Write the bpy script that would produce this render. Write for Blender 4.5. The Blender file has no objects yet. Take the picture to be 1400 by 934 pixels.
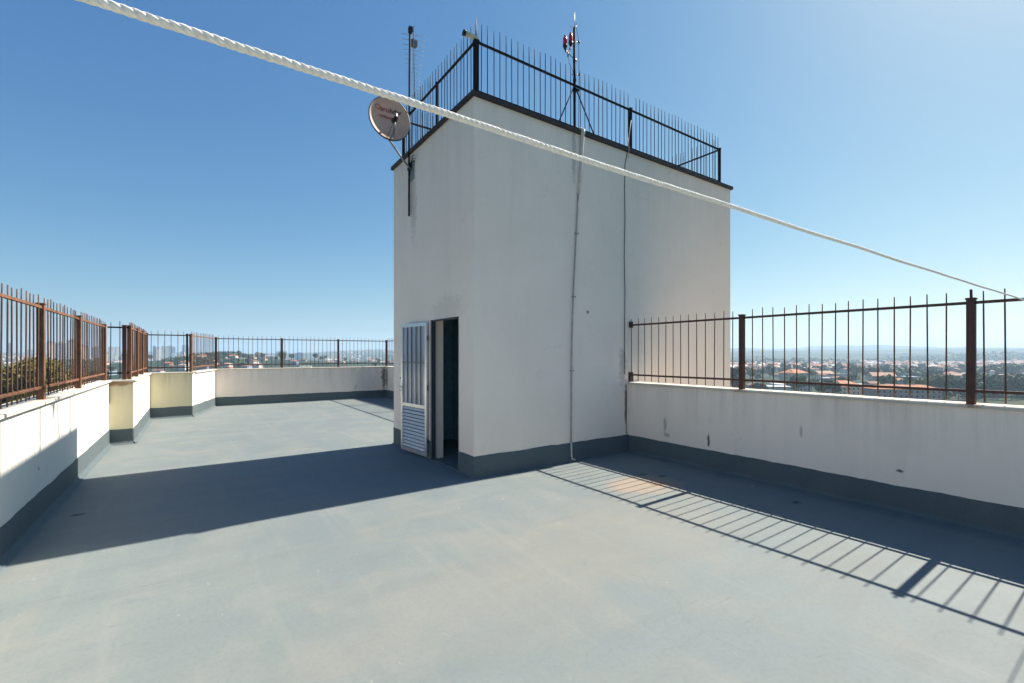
import bpy, math, random
from mathutils import Vector, Matrix, noise
R = math.radians
rnd = random.Random(7)
scene = bpy.context.scene
col = scene.collection

# ------------------------------------------------------------------ view
EYE = 1.6
YAW = R(34.63)
FPX = 630.0
FW = Vector((math.sin(YAW), math.cos(YAW), 0)); RT = Vector((math.cos(YAW), -math.sin(YAW), 0))
def polar(px, d):
    """ground position at depth d in the bearing of column px"""
    p = FW * d + RT * ((px - 700) / FPX * d)
    return p.x, p.y

# ------------------------------------------------------------------ mesh helper
class MB:
    def __init__(s): s.v = []; s.f = []; s.m = []; s.sm = []
    def add(s, vs, fs, mi=0, smooth=False):
        b = len(s.v); s.v += [tuple(v) for v in vs]
        s.f += [tuple(b + i for i in f) for f in fs]; s.m += [mi] * len(fs); s.sm += [smooth] * len(fs)
        return s
    def box(s, x0, x1, y0, y1, z0, z1, mi=0, M=None):
        vs = [Vector(p) for p in ((x0,y0,z0),(x1,y0,z0),(x1,y1,z0),(x0,y1,z0),(x0,y0,z1),(x1,y0,z1),(x1,y1,z1),(x0,y1,z1))]
        if M: vs = [M @ v for v in vs]
        return s.add(vs, [(0,3,2,1),(4,5,6,7),(0,1,5,4),(1,2,6,5),(2,3,7,6),(3,0,4,7)], mi)
    def bbox(s, x0, x1, y0, y1, z0, z1, b=0.004, mi=0, M=None):
        """box with chamfered vertical and top edges"""
        def ring(i, z): return [(x0+i+0,y0+b),(x0+b,y0+i),(x1-b,y0+i),(x1-i,y0+b),(x1-i,y1-b),(x1-b,y1-i),(x0+b,y1-i),(x0+i,y1-b)], z
        rings = []
        for i, z in ((0, z0), (0, z1-b), (b, z1)):
            if i == 0: pts = [(x0,y0+b),(x0+b,y0),(x1-b,y0),(x1,y0+b),(x1,y1-b),(x1-b,y1),(x0+b,y1),(x0,y1-b)]
            else: pts = [(x0+b,y0+2*b),(x0+2*b,y0+b),(x1-2*b,y0+b),(x1-b,y0+2*b),(x1-b,y1-2*b),(x1-2*b,y1-b),(x0+2*b,y1-b),(x0+b,y1-2*b)]
            rings.append([Vector((p[0],p[1],z)) for p in pts])
        vs = sum(rings, [])
        if M: vs = [M @ v for v in vs]
        fs = [tuple(range(7,-1,-1)), tuple(range(16,24))]
        for k in range(2):
            for j in range(8):
                a = k*8+j; c = k*8+(j+1)%8
                fs.append((a, c, c+8, a+8))
        return s.add(vs, fs, mi)
    def tube(s, pts, r, n=8, mi=0, cap=True, smooth=True):
        pts = [Vector(p) for p in pts]
        rs = r if isinstance(r, (list, tuple)) else [r]*len(pts)
        vs = []; fs = []
        up = None
        for i, p in enumerate(pts):
            t = (pts[min(i+1, len(pts)-1)] - pts[max(i-1, 0)]).normalized()
            if up is None:
                up = Vector((0,0,1)) if abs(t.z) < .9 else Vector((1,0,0))
            a = (up - t*up.dot(t))
            if a.length < 1e-5: a = t.orthogonal()
            a.normalize(); up = a; b = t.cross(a)
            for k in range(n):
                q = 2*math.pi*k/n
                vs.append(p + (a*math.cos(q) + b*math.sin(q))*rs[i])
        for i in range(len(pts)-1):
            for k in range(n):
                fs.append((i*n+k, i*n+(k+1)%n, (i+1)*n+(k+1)%n, (i+1)*n+k))
        s.add(vs, fs, mi, smooth)
        if cap:
            b0 = len(s.v) - len(vs)
            s.f += [tuple(b0+k for k in range(n-1,-1,-1)), tuple(b0+(len(pts)-1)*n+k for k in range(n))]; s.m += [mi, mi]; s.sm += [False, False]
        return s
    def lathe(s, prof, c, axis=(0,0,1), n=20, mi=0):
        ax = Vector(axis).normalized(); a = ax.orthogonal().normalized(); b = ax.cross(a); c = Vector(c)
        vs = []; fs = []
        for r, h in prof:
            for k in range(n):
                q = 2*math.pi*k/n
                vs.append(c + ax*h + (a*math.cos(q)+b*math.sin(q))*r)
        for i in range(len(prof)-1):
            for k in range(n):
                fs.append((i*n+k, i*n+(k+1)%n, (i+1)*n+(k+1)%n, (i+1)*n+k))
        return s.add(vs, fs, mi, True)
    def mesh(s, name, mats, off=(0,0,0)):
        me = bpy.data.meshes.new(name)
        o = Vector(off)
        me.from_pydata([tuple(Vector(v)-o) for v in s.v], [], s.f)
        for m in (mats if isinstance(mats, (list, tuple)) else [mats]): me.materials.append(m)
        me.polygons.foreach_set('material_index', s.m)
        me.polygons.foreach_set('use_smooth', s.sm)
        me.update()
        return me
    def build(s, name, mats, parent=None, at=None):
        """world-space geometry; origin at the parent's origin (or at `at`)"""
        off = wloc(parent) if parent else Vector(at or (0,0,0))
        o = bpy.data.objects.new(name, s.mesh(name, mats, off))
        col.objects.link(o)
        if parent: o.parent = parent
        else: o.location = off
        return o
def wloc(o):
    v = Vector((0,0,0))
    while o: v += o.location; o = o.parent
    return v
def tag(o, label=None, cat=None, group=None, kind=None):
    if label: o['label'] = label
    if cat: o['category'] = cat
    if group: o['group'] = group
    if kind: o['kind'] = kind
    return o
def empty(name, loc, label, cat, group=None):
    o = bpy.data.objects.new(name, None); o.empty_display_size = .1
    col.objects.link(o); o.location = loc
    return tag(o, label, cat, group)
def inst(name, me, parent, loc, rot=(0,0,0), sc=None):
    o = bpy.data.objects.new(name, me); col.objects.link(o)
    if parent: o.parent = parent; o.location = Vector(loc) - wloc(parent)
    else: o.location = loc
    o.rotation_euler = rot
    if sc: o.scale = sc
    return o

# ------------------------------------------------------------------ materials
class NT:
    def __init__(s, name):
        s.mat = bpy.data.materials.new(name); s.mat.use_nodes = True
        s.t = s.mat.node_tree; s.n = s.t.nodes; s.l = s.t.links
        s.b = s.n['Principled BSDF']
    def node(s, ty, **kw):
        n = s.n.new(ty)
        for k, v in kw.items(): setattr(n, k, v)
        return n
    def link(s, a, b): s.l.new(a, b)
    def coord(s, scale=(1,1,1), kind='Object'):
        tc = s.node('ShaderNodeTexCoord'); mp = s.node('ShaderNodeMapping')
        s.link(tc.outputs[kind], mp.inputs['Vector']); mp.inputs['Scale'].default_value = scale
        return mp.outputs['Vector']
    def pos(s, scale=(1,1,1)):
        g = s.node('ShaderNodeNewGeometry'); mp = s.node('ShaderNodeMapping')
        s.link(g.outputs['Position'], mp.inputs['Vector']); mp.inputs['Scale'].default_value = scale
        return mp.outputs['Vector']
    def noise(s, vec, scale, detail=5, rough=.55, dist=0):
        n = s.node('ShaderNodeTexNoise'); s.link(vec, n.inputs['Vector'])
        n.inputs['Scale'].default_value = scale; n.inputs['Detail'].default_value = detail
        n.inputs['Roughness'].default_value = rough; n.inputs['Distortion'].default_value = dist
        return n.outputs['Fac']
    def ramp(s, fac, stops):
        r = s.node('ShaderNodeValToRGB'); s.link(fac, r.inputs['Fac'])
        e = r.color_ramp.elements
        for i, (p, c) in enumerate(stops):
            el = e[i] if i < 2 else e.new(p)
            el.position = p; el.color = (*c, 1) if isinstance(c, tuple) else (c, c, c, 1)
        return r.outputs['Color']
    def mix(s, fac, a, b, mode='MIX'):
        m = s.node('ShaderNodeMix', data_type='RGBA', blend_type=mode)
        for sock, v in ((m.inputs['Factor'], fac), (m.inputs['A'], a), (m.inputs['B'], b)):
            if isinstance(v, (int, float)): sock.default_value = v
            elif isinstance(v, tuple): sock.default_value = (*v, 1)
            else: s.link(v, sock)
        return m.outputs['Result']
    def math(s, op, a, b=0.0, c=None, clamp=False):
        m = s.node('ShaderNodeMath', operation=op, use_clamp=clamp)
        for i, v in enumerate((a, b, c)):
            if v is None: continue
            if isinstance(v, (int, float)): m.inputs[i].default_value = v
            else: s.link(v, m.inputs[i])
        return m.outputs[0]
    def bump(s, h, strength=.2, dist=.01):
        b = s.node('ShaderNodeBump'); s.link(h, b.inputs['Height'])
        b.inputs['Strength'].default_value = strength; b.inputs['Distance'].default_value = dist
        s.link(b.outputs['Normal'], s.b.inputs['Normal'])
    def out(s, color, rough=.8, spec=.3, metal=0):
        if isinstance(color, tuple): s.b.inputs['Base Color'].default_value = (*color, 1)
        else: s.link(color, s.b.inputs['Base Color'])
        if isinstance(rough, (int, float)): s.b.inputs['Roughness'].default_value = rough
        else: s.link(rough, s.b.inputs['Roughness'])
        s.b.inputs['Specular IOR Level'].default_value = spec
        s.b.inputs['Metallic'].default_value = metal
        return s.mat
    def spot(s, centre, radii, wob=.5, nscale=6):
        """soft irregular blot for wear and painted shade at a world position, 0..1"""
        g = s.node('ShaderNodeNewGeometry')
        sub = s.node('ShaderNodeVectorMath', operation='SUBTRACT'); s.link(g.outputs['Position'], sub.inputs[0]); sub.inputs[1].default_value = centre
        mul = s.node('ShaderNodeVectorMath', operation='MULTIPLY'); s.link(sub.outputs[0], mul.inputs[0]); mul.inputs[1].default_value = tuple(1/r for r in radii)
        ln = s.node('ShaderNodeVectorMath', operation='LENGTH'); s.link(mul.outputs[0], ln.inputs[0])
        nz = s.noise(s.pos(), nscale, 4, .6)
        v = s.math('ADD', ln.outputs['Value'], s.math('MULTIPLY', s.math('SUBTRACT', nz, .5), wob*2))
        mr = s.node('ShaderNodeMapRange', clamp=True); s.link(v, mr.inputs[0])
        mr.inputs[1].default_value = 1.05; mr.inputs[2].default_value = .55; mr.inputs[3].default_value = 0; mr.inputs[4].default_value = 1
        return mr.outputs[0]

def plaster(name, base, dirt, streak=.35, spots=(), dim=.5, top=None, drip=.5, crack=.5):
    t = NT(name)
    p = t.pos()
    big = t.noise(p, .55, 5, .6, .6)
    st = t.noise(t.pos((3.2, 3.2, .22)), 1.3, 6, .62, .3)
    fine = t.noise(p, 26, 4, .7)
    mid = t.noise(p, 3.1, 6, .65, .4)
    c = t.mix(t.ramp(big, [(.35, 0.0), (.72, dim)]), base, tuple(.86*b for b in base))
    c = t.mix(t.ramp(st, [(.52, 0.0), (.78, streak)]), c, dirt)
    c = t.mix(t.ramp(mid, [(.62, 0.0), (.8, .35)]), c, tuple(.9*b for b in dirt))
    c = t.mix(t.ramp(fine, [(.3, .10), (.6, 0.0)]), c, tuple(.75*b for b in base))
    if top:      # dirt washed down from the top edge in narrow runs
        g = t.node('ShaderNodeNewGeometry'); sp = t.node('ShaderNodeSeparateXYZ'); t.link(g.outputs['Position'], sp.inputs[0])
        ln = t.noise(t.pos((1, 1, .05)), 5.5, 5, .7, .2)
        reach = t.math('MULTIPLY', t.noise(t.pos((1, 1, .02)), 2.1, 3, .6), top[1])
        mr = t.node('ShaderNodeMapRange', clamp=True); t.link(t.math('DIVIDE', t.math('SUBTRACT', top[0], sp.outputs[2]), reach), mr.inputs[0])
        mr.inputs[1].default_value = 0; mr.inputs[2].default_value = 1.4; mr.inputs[3].default_value = drip; mr.inputs[4].default_value = 0
        c = t.mix(t.math('MULTIPLY', t.ramp(ln, [(.44, 0.0), (.68, 1.0)]), mr.outputs[0]), c, tuple(.55*b for b in dirt))
    vo = t.node('ShaderNodeTexVoronoi', feature='DISTANCE_TO_EDGE'); dv = t.node('ShaderNodeVectorMath', operation='ADD'); t.link(t.pos((1, 1, .6)), dv.inputs[0])
    nn = t.node('ShaderNodeTexNoise'); nn.inputs['Scale'].default_value = 2.2; nn.inputs['Detail'].default_value = 6; t.link(t.pos(), nn.inputs['Vector'])
    t.link(nn.outputs['Color'], dv.inputs[1]); t.link(dv.outputs[0], vo.inputs['Vector']); vo.inputs['Scale'].default_value = .55
    c = t.mix(t.math('MULTIPLY', t.ramp(vo.outputs['Distance'], [(.0, crack), (.004, 0.0)]), t.ramp(t.noise(p, .8, 3, .5), [(.48, 0.0), (.6, 1.0)])), c, tuple(.4*b for b in dirt))
    c = t.mix(t.ramp(t.noise(p, .9, 2, .4, .2), [(.60, 0.0), (.63, .14)]), c, tuple(min(1, 1.04*b) for b in base))
    for centre, radii, colr, amt in spots:
        c = t.mix(t.math('MULTIPLY', t.spot(centre, radii, .75, 15), amt), c, colr)
    h = t.math('ADD', t.math('MULTIPLY', fine, .35), t.math('MULTIPLY', mid, .9))
    h = t.math('ADD', h, t.math('MULTIPLY', t.noise(p, 110, 2, .5), .12))
    t.bump(h, .35, .012)
    return t.out(c, .86, .22)

def paint_floor(name, vertical=False):
    t = NT(name); p = t.pos()
    big = t.noise(p, .35, 6, .6, .8)
    mid = t.noise(p, 1.7, 7, .62, .5)
    brush = t.noise(t.pos((.35, 2.4, 1)), 1.6, 6, .6, .4)
    fine = t.noise(p, 34, 5, .7)
    a, b = (.140, .172, .180), (.170, .196, .196)
    c = t.mix(t.ramp(big, [(.32, 0.0), (.68, 1.0)]), a, b)
    c = t.mix(t.ramp(mid, [(.42, 0.0), (.70, .6)]), c, (.215, .222, .205))
    c = t.mix(t.ramp(brush, [(.46, 0.0), (.74, .5)]), c, (.138, .160, .162))
    c = t.mix(t.ramp(fine, [(.34, .22), (.52, 0.0)]), c, (.10, .12, .13))
    if not vertical:
        c = t.mix(t.ramp(t.noise(p, .8, 5, .7, 1.2), [(.58, 0.0), (.75, .28)]), c, (.235, .215, .175))
        c = t.mix(t.ramp(t.noise(t.pos((2.6, .22, 1)), 2.2, 5, .65, .3), [(.54, 0.0), (.72, .30)]), c, (.225, .232, .22))
        c = t.mix(t.ramp(t.noise(t.pos((.9, 6, 1)), 3.1, 4, .6, 1.5), [(.69, 0.0), (.705, .35)]), c, (.10, .12, .125))
        c = t.mix(t.ramp(t.noise(t.pos((5, 1.1, 1)), 2.7, 4, .6, 1.8), [(.70, 0.0), (.715, .4)]), c, (.30, .31, .30))
        # flecks of bare cement and old splashes
        c = t.mix(t.ramp(t.noise(p, 9, 3, .5), [(.745, 0.0), (.765, .75)]), c, (.34, .35, .33))
        c = t.mix(t.ramp(t.noise(t.pos((1,1,1)), 5.3, 3, .5), [(.22, .6), (.245, 0.0)]), c, (.09, .11, .12))
        c = t.mix(t.math('MULTIPLY', t.spot((4.55, 3.75, 0), (.55, .42, 1), .55, 3), .6), c, (.33, .24, .165))
        c = t.mix(t.math('MULTIPLY', t.spot((4.70, 3.66, 0), (.13, .09, 1), .5, 9), .7), c, (.24, .14, .09))
        c = t.mix(t.math('MULTIPLY', t.spot((3.2, 3.0, 0), (1.6, .9, 1), .8, 1.6), .25), c, (.245, .22, .175))
        c = t.mix(t.math('MULTIPLY', t.spot((1.6, 2.6, 0), (1.5, .8, 1), .8, 1.5), .2), c, (.24, .22, .18))
        for q in ((5.05, 3.85), (5.35, 2.35), (4.9, 4.05), (-.95, 6.25)):
            c = t.mix(t.math('MULTIPLY', t.spot((q[0], q[1], 0), (.07, .05, 1), .8, 22), .7), c, (.03, .035, .04))
        # hairline cracks
        vo = t.node('ShaderNodeTexVoronoi', feature='DISTANCE_TO_EDGE'); 
        dv = t.node('ShaderNodeVectorMath', operation='ADD'); t.link(t.pos(), dv.inputs[0])
        nn = t.node('ShaderNodeTexNoise'); nn.inputs['Scale'].default_value = 1.8; nn.inputs['Detail'].default_value = 5; t.link(t.pos(), nn.inputs['Vector'])
        t.link(nn.outputs['Color'], dv.inputs[1]); t.link(dv.outputs[0], vo.inputs['Vector']); vo.inputs['Scale'].default_value = .33
        crack = t.ramp(vo.outputs['Distance'], [(.0, 1.0), (.0035, 0.0)])
        gate = t.ramp(t.noise(p, .9, 3, .5), [(.48, 0.0), (.58, .22)])
        c = t.mix(t.math('MULTIPLY', crack, gate), c, (.10, .12, .125))
    if vertical: c = t.mix(1.0, c, (.62, .68, .72), 'MULTIPLY')
    h = t.math('ADD', t.math('MULTIPLY', mid, 1.0), t.math('MULTIPLY', fine, .25))
    h = t.math('ADD', h, t.math('MULTIPLY', t.noise(p, 140, 2, .5), .12))
    t.bump(h, .28, .012)
    return t.out(c, t.ramp(mid, [(.3, .66), (.7, .86)]), .2)

def metal_paint(name, base, rust, amt=.5, rough=.55, metal=0.0, lift=.0):
    t = NT(name); p = t.pos()
    n1 = t.noise(p, 5, 7, .75, .8); n2 = t.noise(p, 45, 4, .7)
    c = t.mix(t.ramp(n1, [(.38, 0.0), (.66, amt)]), base, rust)
    c = t.mix(t.ramp(n2, [(.3, .35), (.55, 0.0)]), c, tuple(.55*b for b in base))
    t.bump(n2, .3, .003)
    return t.out(c, rough, .12 if rough > .75 else .3, metal)

def flat(name, c, rough=.7, spec=.3, metal=0, var=.15, scale=9):
    t = NT(name)
    n = t.noise(t.pos(), scale, 4, .6)
    cc = t.mix(t.ramp(n, [(.35, 0.0), (.7, 1.0)]), tuple((1-var)*v for v in c), tuple(min(1, (1+var*.6)*v) for v in c))
    return t.out(cc, rough, spec, metal)

M = {}
CREAM = (.70, .675, .61); DIRT = (.50, .47, .40)
X_TW = 2.95; Y_TW = 5.126; X_TE = 8.87; Y_TN = 8.0; X_RP = 5.86
M['tower'] = plaster('tower_plaster', (.96, .81, .675), (.74, .61, .49), .2, top=(4.9, 2.2), drip=.13, crack=.2, spots=[
    ((2.95, 5.9, 2.24), (.3, .55, .22), (.50, .42, .36), .28),
    ((2.95, 7.1, 4.1), (.3, .16, .7), (.50, .42, .36), .45),
    ((4.66, 5.126, 4.6), (.05, .3, .5), (.36, .33, .29), .5),  # shadow left of the pipe sleeve, put into the wall colour
    ((5.5, 5.126, 2.4), (.7, .3, 1.5), (.60, .56, .52), .15),
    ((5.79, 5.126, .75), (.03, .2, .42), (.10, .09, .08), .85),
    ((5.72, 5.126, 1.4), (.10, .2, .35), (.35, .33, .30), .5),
    ((4.95, 5.126, 2.24), (.03, .2, .03), (.12, .11, .10), .8)])
M['parapet'] = plaster('parapet_plaster', (.95, .81, .68), (.70, .58, .47), .26, top=(1.12, .9), drip=.34, crack=.35, spots=[
    ((5.86, 4.42, .53), (.2, .035, .13), (.35, .33, .30), .7),
    ((5.86, 4.38, .38), (.2, .06, .04), (.33, .31, .28), .6),
    ((5.86, 3.70, .40), (.2, .022, .11), (.10, .095, .09), .95),
    ((5.86, 2.52, .70), (.2, .02, .07), (.35, .32, .28), .6),
    ((5.86, 1.60, .42), (.2, .035, .018), (.10, .08, .06), .9),
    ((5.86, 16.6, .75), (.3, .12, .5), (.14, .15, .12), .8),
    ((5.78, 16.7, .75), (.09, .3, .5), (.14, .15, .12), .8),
    ((3.9, 16.7, .9), (.10, .3, .4), (.60, .48, .40), .3),
    ((4.75, 16.7, .42), (.07, .3, .12), (.40, .36, .32), .4), ((5.1, 16.7, .7), (.5, .3, .5), (.52, .48, .42), .35)], dim=.6)
M['white_wall'] = plaster('white_wall_plaster', (.74, .715, .65), (.58, .55, .48), .2, top=(1.12, .7), drip=.45, spots=[
    ((-1.22, 6.2, .5), (.2, .03, .02), (.1, .1, .1), .8)])
M['yellow_wall'] = plaster('yellowed_plaster', (.74, .66, .44), (.60, .49, .30), .3, top=(1.12, .8), drip=.5, spots=[
    ((-1.1, 10.64, 1.08), (.20, .3, .06), (.30, .14, .05), .8)])
M['cap'] = plaster('cement_cap', (.62, .57, .48), (.40, .31, .22), .45, spots=[((-1.26, 6.56, 1.14), (.07, .16, .1), (.30, .15, .08), .7), ((-1.26, 8.40, 1.14), (.07, .16, .1), (.30, .15, .08), .7), ((5.88, 1.09, 1.14), (.08, .13, .1), (.28, .14, .08), .7), ((5.88, 3.25, 1.14), (.08, .13, .1), (.28, .14, .08), .7)])
M['floor'] = paint_floor('grey_blue_floor_paint')
M['skirt'] = paint_floor('grey_blue_wall_paint', True)
M['rust'] = metal_paint('rusty_railing_paint', (.145, .072, .050), (.30, .15, .085), .85, .8)
M['rustbar'] = metal_paint('rusty_bar_paint', (.10, .064, .052), (.24, .115, .065), .65, .8)
M['darkrail'] = metal_paint('dark_railing_paint', (.010, .011, .015), (.03, .018, .014), .4, .8, 0)
M['darkbar'] = metal_paint('dark_bar_paint', (.014, .018, .026), (.03, .022, .020), .4, .8, 0)
M['rustdark'] = metal_paint('brown_railing_paint', (.075, .036, .028), (.16, .062, .034), .6, .65)
M['flash'] = metal_paint('dark_roof_flashing', (.030, .024, .022), (.09, .055, .04), .5, .6)
M['alu'] = flat('brushed_aluminium', (.62, .63, .64), .34, .5, .85, .12, 30)
M['aludark'] = flat('dull_dark_aluminium', (.16, .17, .18), .5, .4, .6)
M['blade'] = flat('satin_louvre_blade', (.66, .65, .63), .4, .5, .25, .12, 30)
M['framedark'] = flat('dark_frame_paint', (.045, .055, .065), .5)
M['paleaerial'] = flat('pale_aerial_plastic', (.30, .29, .31), .7, .1)
M['black'] = flat('black_plastic', (.015, .015, .017), .45)
M['pvc'] = flat('weathered_pvc', (.58, .57, .53), .5, .4, 0, .18, 14)
M['conduit'] = flat('painted_conduit', (.40, .385, .36), .6, .3, 0, .2, 12)
M['galv'] = flat('galvanised_steel', (.32, .33, .33), .45, .5, .6, .2, 20)
M['dish'] = flat('faded_dish_enamel', (.58, .37, .27), .45, .4, 0, .12, 6)
M['dishrim'] = flat('dish_back_enamel', (.05, .06, .075), .5, .4)
M['redtext'] = flat('red_print', (.42, .09, .08), .6)
M['darktext'] = flat('dark_print', (.06, .06, .05), .6)
M['camcream'] = flat('cream_housing', (.62, .58, .42), .5, .4)
M['teal'] = flat('dark_interior_paint', (.20, .38, .44), .6)
M['whitewire'] = flat('pale_wire', (.55, .54, .5), .6)
t = NT('rope_fibre'); n = t.noise(t.pos(), 220, 4, .6)
t.bump(n, .6, .002); M['rope'] = t.out(t.mix(t.ramp(n, [(.3, 0.0), (.7, 1.0)]), (.70, .66, .57), (.86, .84, .78)), .85, .2)
t = NT('red_lens'); pass
M['redlens'] = t.out((.55, .012, .03), .25, .4)
t = NT('ribbed_glass'); 
M['ribglass'] = t.out(t.mix(t.ramp(t.noise(t.pos(), 3, 4), [(.3, 0.0), (.7, 1.0)]), (.30, .33, .38), (.42, .44, .47)), .18, .8)

# ------------------------------------------------------------------ roof floor and the block below
mb = MB()
nx, ny = 60, 100
x0, x1, y0, y1 = -1.50, 6.10, -4.2, 17.0
vs = []; fs = []
for j in range(ny+1):
    for i in range(nx+1):
        x = x0+(x1-x0)*i/nx; y = y0+(y1-y0)*j/ny
        z = .012*noise.noise(Vector((x*.5, y*.5, 3)))
        vs.append((x, y, z - .004))
for j in range(ny):
    for i in range(nx):
        a = j*(nx+1)+i; fs.append((a, a+1, a+nx+2, a+nx+1))
mb.add(vs, fs, 0, True)
fl = mb.build('roof_floor', M['floor']); tag(fl, 'grey blue painted concrete roof floor with worn patches', None, None, 'structure')
# body of the block under the roof, so that the roof has a building to stand on
blk = MB()
blk.box(-1.44, 6.06, -4.4, 16.95, -30, -.05)
blk.box(6.062, 8.86, 5.13, 7.99, -30, -.05)
tag(blk.build('apartment_block', M['parapet'], at=(2.3, 6, -30)), 'plain rendered walls of the tall block that carries the roof terrace', 'building')

# ------------------------------------------------------------------ parapets
def band(mbx, p0, p1, z0, z1, nrm, t=.006, wob=.012, seed=0):
    """painted base coat on a wall: thin slab whose top edge is brushed by hand"""
    p0 = Vector((*p0, 0)); p1 = Vector((*p1, 0)); n = Vector((*nrm, 0)).normalized()
    L = (p1-p0).length; k = max(2, int(L/.06)); d = (p1-p0)/k
    vs = []; fs = []
    for i in range(k+1):
        q = p0 + d*i
        w = wob*noise.noise(Vector((i*.06*2.2+seed, 0, seed))) + wob*.6*noise.noise(Vector((i*.06*9+seed, 4, seed)))
        zt = z1 + w
        for (o, z) in ((t, z0), (t, zt), (-.004, zt)):
            r = q + n*o; vs.append((r.x, r.y, z))
    flip = d.cross(n).z < 0
    for i in range(k):
        for j in range(2):
            a = i*3+j; f = (a, a+1, a+4, a+3)
            fs.append(f)
    mbx.add(vs, fs)
def cove(mbx, p0, p1, nrm, w=.055, h=.05, seed=0):
    """mortar fillet where wall meets floor"""
    p0 = Vector((*p0, 0)); p1 = Vector((*p1, 0)); n = Vector((*nrm, 0)).normalized()
    L = (p1-p0).length; k = max(2, int(L/.1)); d = (p1-p0)/k
    vs = []; fs = []
    for i in range(k+1):
        q = p0 + d*i; a = 1 + .35*noise.noise(Vector((i*.31, seed, 2)))
        for (o, z) in ((.007, h*a), (.25*w*a, .45*h*a), (.55*w*a, .16*h), (w*a, .004), (w*a+.01, -.01)):
            r = q + n*o; vs.append((r.x, r.y, z))
    for i in range(k):
        for j in range(4):
            a = i*5+j; fs.append((a, a+1, a+6, a+5))
    mbx.add(vs, fs, 0, True)

def parapet(label, p0, p1, nrm, mat, thick=.2, zt=1.11, zc=1.14, over=.035, seed=1, ext=(0, 0), coved=True):
    """masonry run with inner face from p0 to p1; nrm points to the terrace"""
    a = Vector((*p0, 0)); b = Vector((*p1, 0)); n = Vector((*nrm, 0)).normalized(); d = (b-a).normalized()
    mid = (a+b)/2
    root = empty('parapet_wall', (mid.x, mid.y, 0), label, 'parapet wall', 'parapet walls round the roof terrace')
    def slab(o0, o1, z0, z1, e0, e1, nm, m, wav=0):
        x = MB(); A = a - d*e0; B = b + d*e1; L = (B-A).length; k = max(1, int(L/.12)) if wav else 1
        vs = []; fs = []
        for i in range(k+1):
            q = A + (B-A)*i/k
            wv = wav*noise.noise(Vector((q.x*3, q.y*3, seed)))
            wh = wav*.6*noise.noise(Vector((q.x*2, q.y*2, seed+5)))
            for (o, z) in ((o0+wv, z0), (o0+wv, z1-.006+wh), (o0+wv-.008*(1 if o0>o1 else -1), z1+wh), (o1, z1+wh), (o1, z0)):
                r = q + n*o; vs.append((r.x, r.y, z))
        for i in range(k):
            for j in range(5):
                c = i*5+j; e = i*5+(j+1)%5; fs.append((c, e, e+5, c+5))
        fs.append((4, 3, 2, 1, 0)); fs.append(tuple(k*5+j for j in range(5)))
        x.add(vs, fs); return x.build(nm, m, root)
    slab(0, -thick, -.06, zt, 0, 0, 'wall', mat)
    slab(over, -thick-.02, zt, zc, ext[0], ext[1], 'coping', M['cap'], .004)
    x = MB(); band(x, p0, p1, .0, .272, nrm, seed=seed); x.build('painted_skirting', M['skirt'], root)
    if coved:
        x = MB(); cove(x, p0, p1, nrm, seed=seed); x.build('mortar_fillet', M['skirt'], root)
    return root
XL = -1.22
# right run, in front of the tower and behind it
parapet('cream parapet running from the tower to the right edge of the view, in shade', (X_RP, -3.998), (X_RP, Y_TW-.003), (-1, 0), M['parapet'], seed=1, over=.03)
parapet('short shaded parapet behind the tower, beyond the door, meeting the far wall', (X_RP, Y_TN+.003), (X_RP, 16.697), (-1, 0), M['parapet'], seed=2, over=.03)
parapet('long stained far parapet facing the camera at the end of the terrace', (.537, 16.70), (X_RP+.2, 16.70), (0, -1), M['parapet'], seed=3, ext=(.0, .02))
sl = Vector((.59+.03, 16.70-14.35, 0)).normalized()
parapet('narrow sunlit white parapet set at an angle before the far wall', (-.03, 14.354), (.59, 16.90), (sl.y, -sl.x), M['white_wall'], seed=4, thick=.2, ext=(-.225, 0))
parapet('wider of the two yellowed parapet faces, second step of the left wall', (-.885, 14.35), (-.034, 14.35), (0, -1), M['yellow_wall'], seed=5, ext=(0, .036))
parapet('sunlit white parapet between the two yellowed faces', (-.89, 10.643), (-.89, 14.347), (1, 0), M['white_wall'], seed=6, ext=(-.222, 0))
parapet('narrow yellowed parapet face with rust stains under its coping', (XL+.003, 10.64), (-.893, 10.64), (0, -1), M['yellow_wall'], seed=7, ext=(0, .036))
parapet('long sunlit white parapet along the left edge of the terrace', (XL, -3.998), (XL, 10.837), (1, 0), M['white_wall'], seed=8)
parapet('parapet closing the terrace behind the camera', (XL-.2, -4.0), (X_RP+.2, -4.0), (0, 1), M['parapet'], seed=9)

# ------------------------------------------------------------------ railings
def bar_mesh(name, h, mat, r=.0065):
    x = MB(); k = 6
    x.tube([(0, 0, h*i/k) for i in range(k+1)], [r]*(k) + [r*.75], 7)
    return x.mesh(name, mat)
def rail(root, a, b, z, mat, r=.0135, nm='rail'):
    x = MB(); a = Vector(a); b = Vector(b); L = (b-a).length; k = max(1, int(L/.5))
    pts = []
    for i in range(k+1):
        q = a+(b-a)*i/k
        pts.append((q.x, q.y, z + .003*noise.noise(Vector((q.x, q.y, z)))))
    # square section
    d = (b-a).normalized(); n = Vector((-d.y, d.x, 0)); vs = []; fs = []
    for p in pts:
        p = Vector(p)
        for (u, w) in ((-r, -r), (r, -r), (r, r), (-r, r)): vs.append(p + n*u + Vector((0, 0, w)))
    for i in range(len(pts)-1):
        for j in range(4): fs.append((i*4+j, i*4+(j+1)%4, i*4+4+(j+1)%4, i*4+4+j))
    fs += [(3, 2, 1, 0), tuple((len(pts)-1)*4+j for j in range(4))]
    x.add(vs, fs); return x.build(nm, mat, root)
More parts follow.
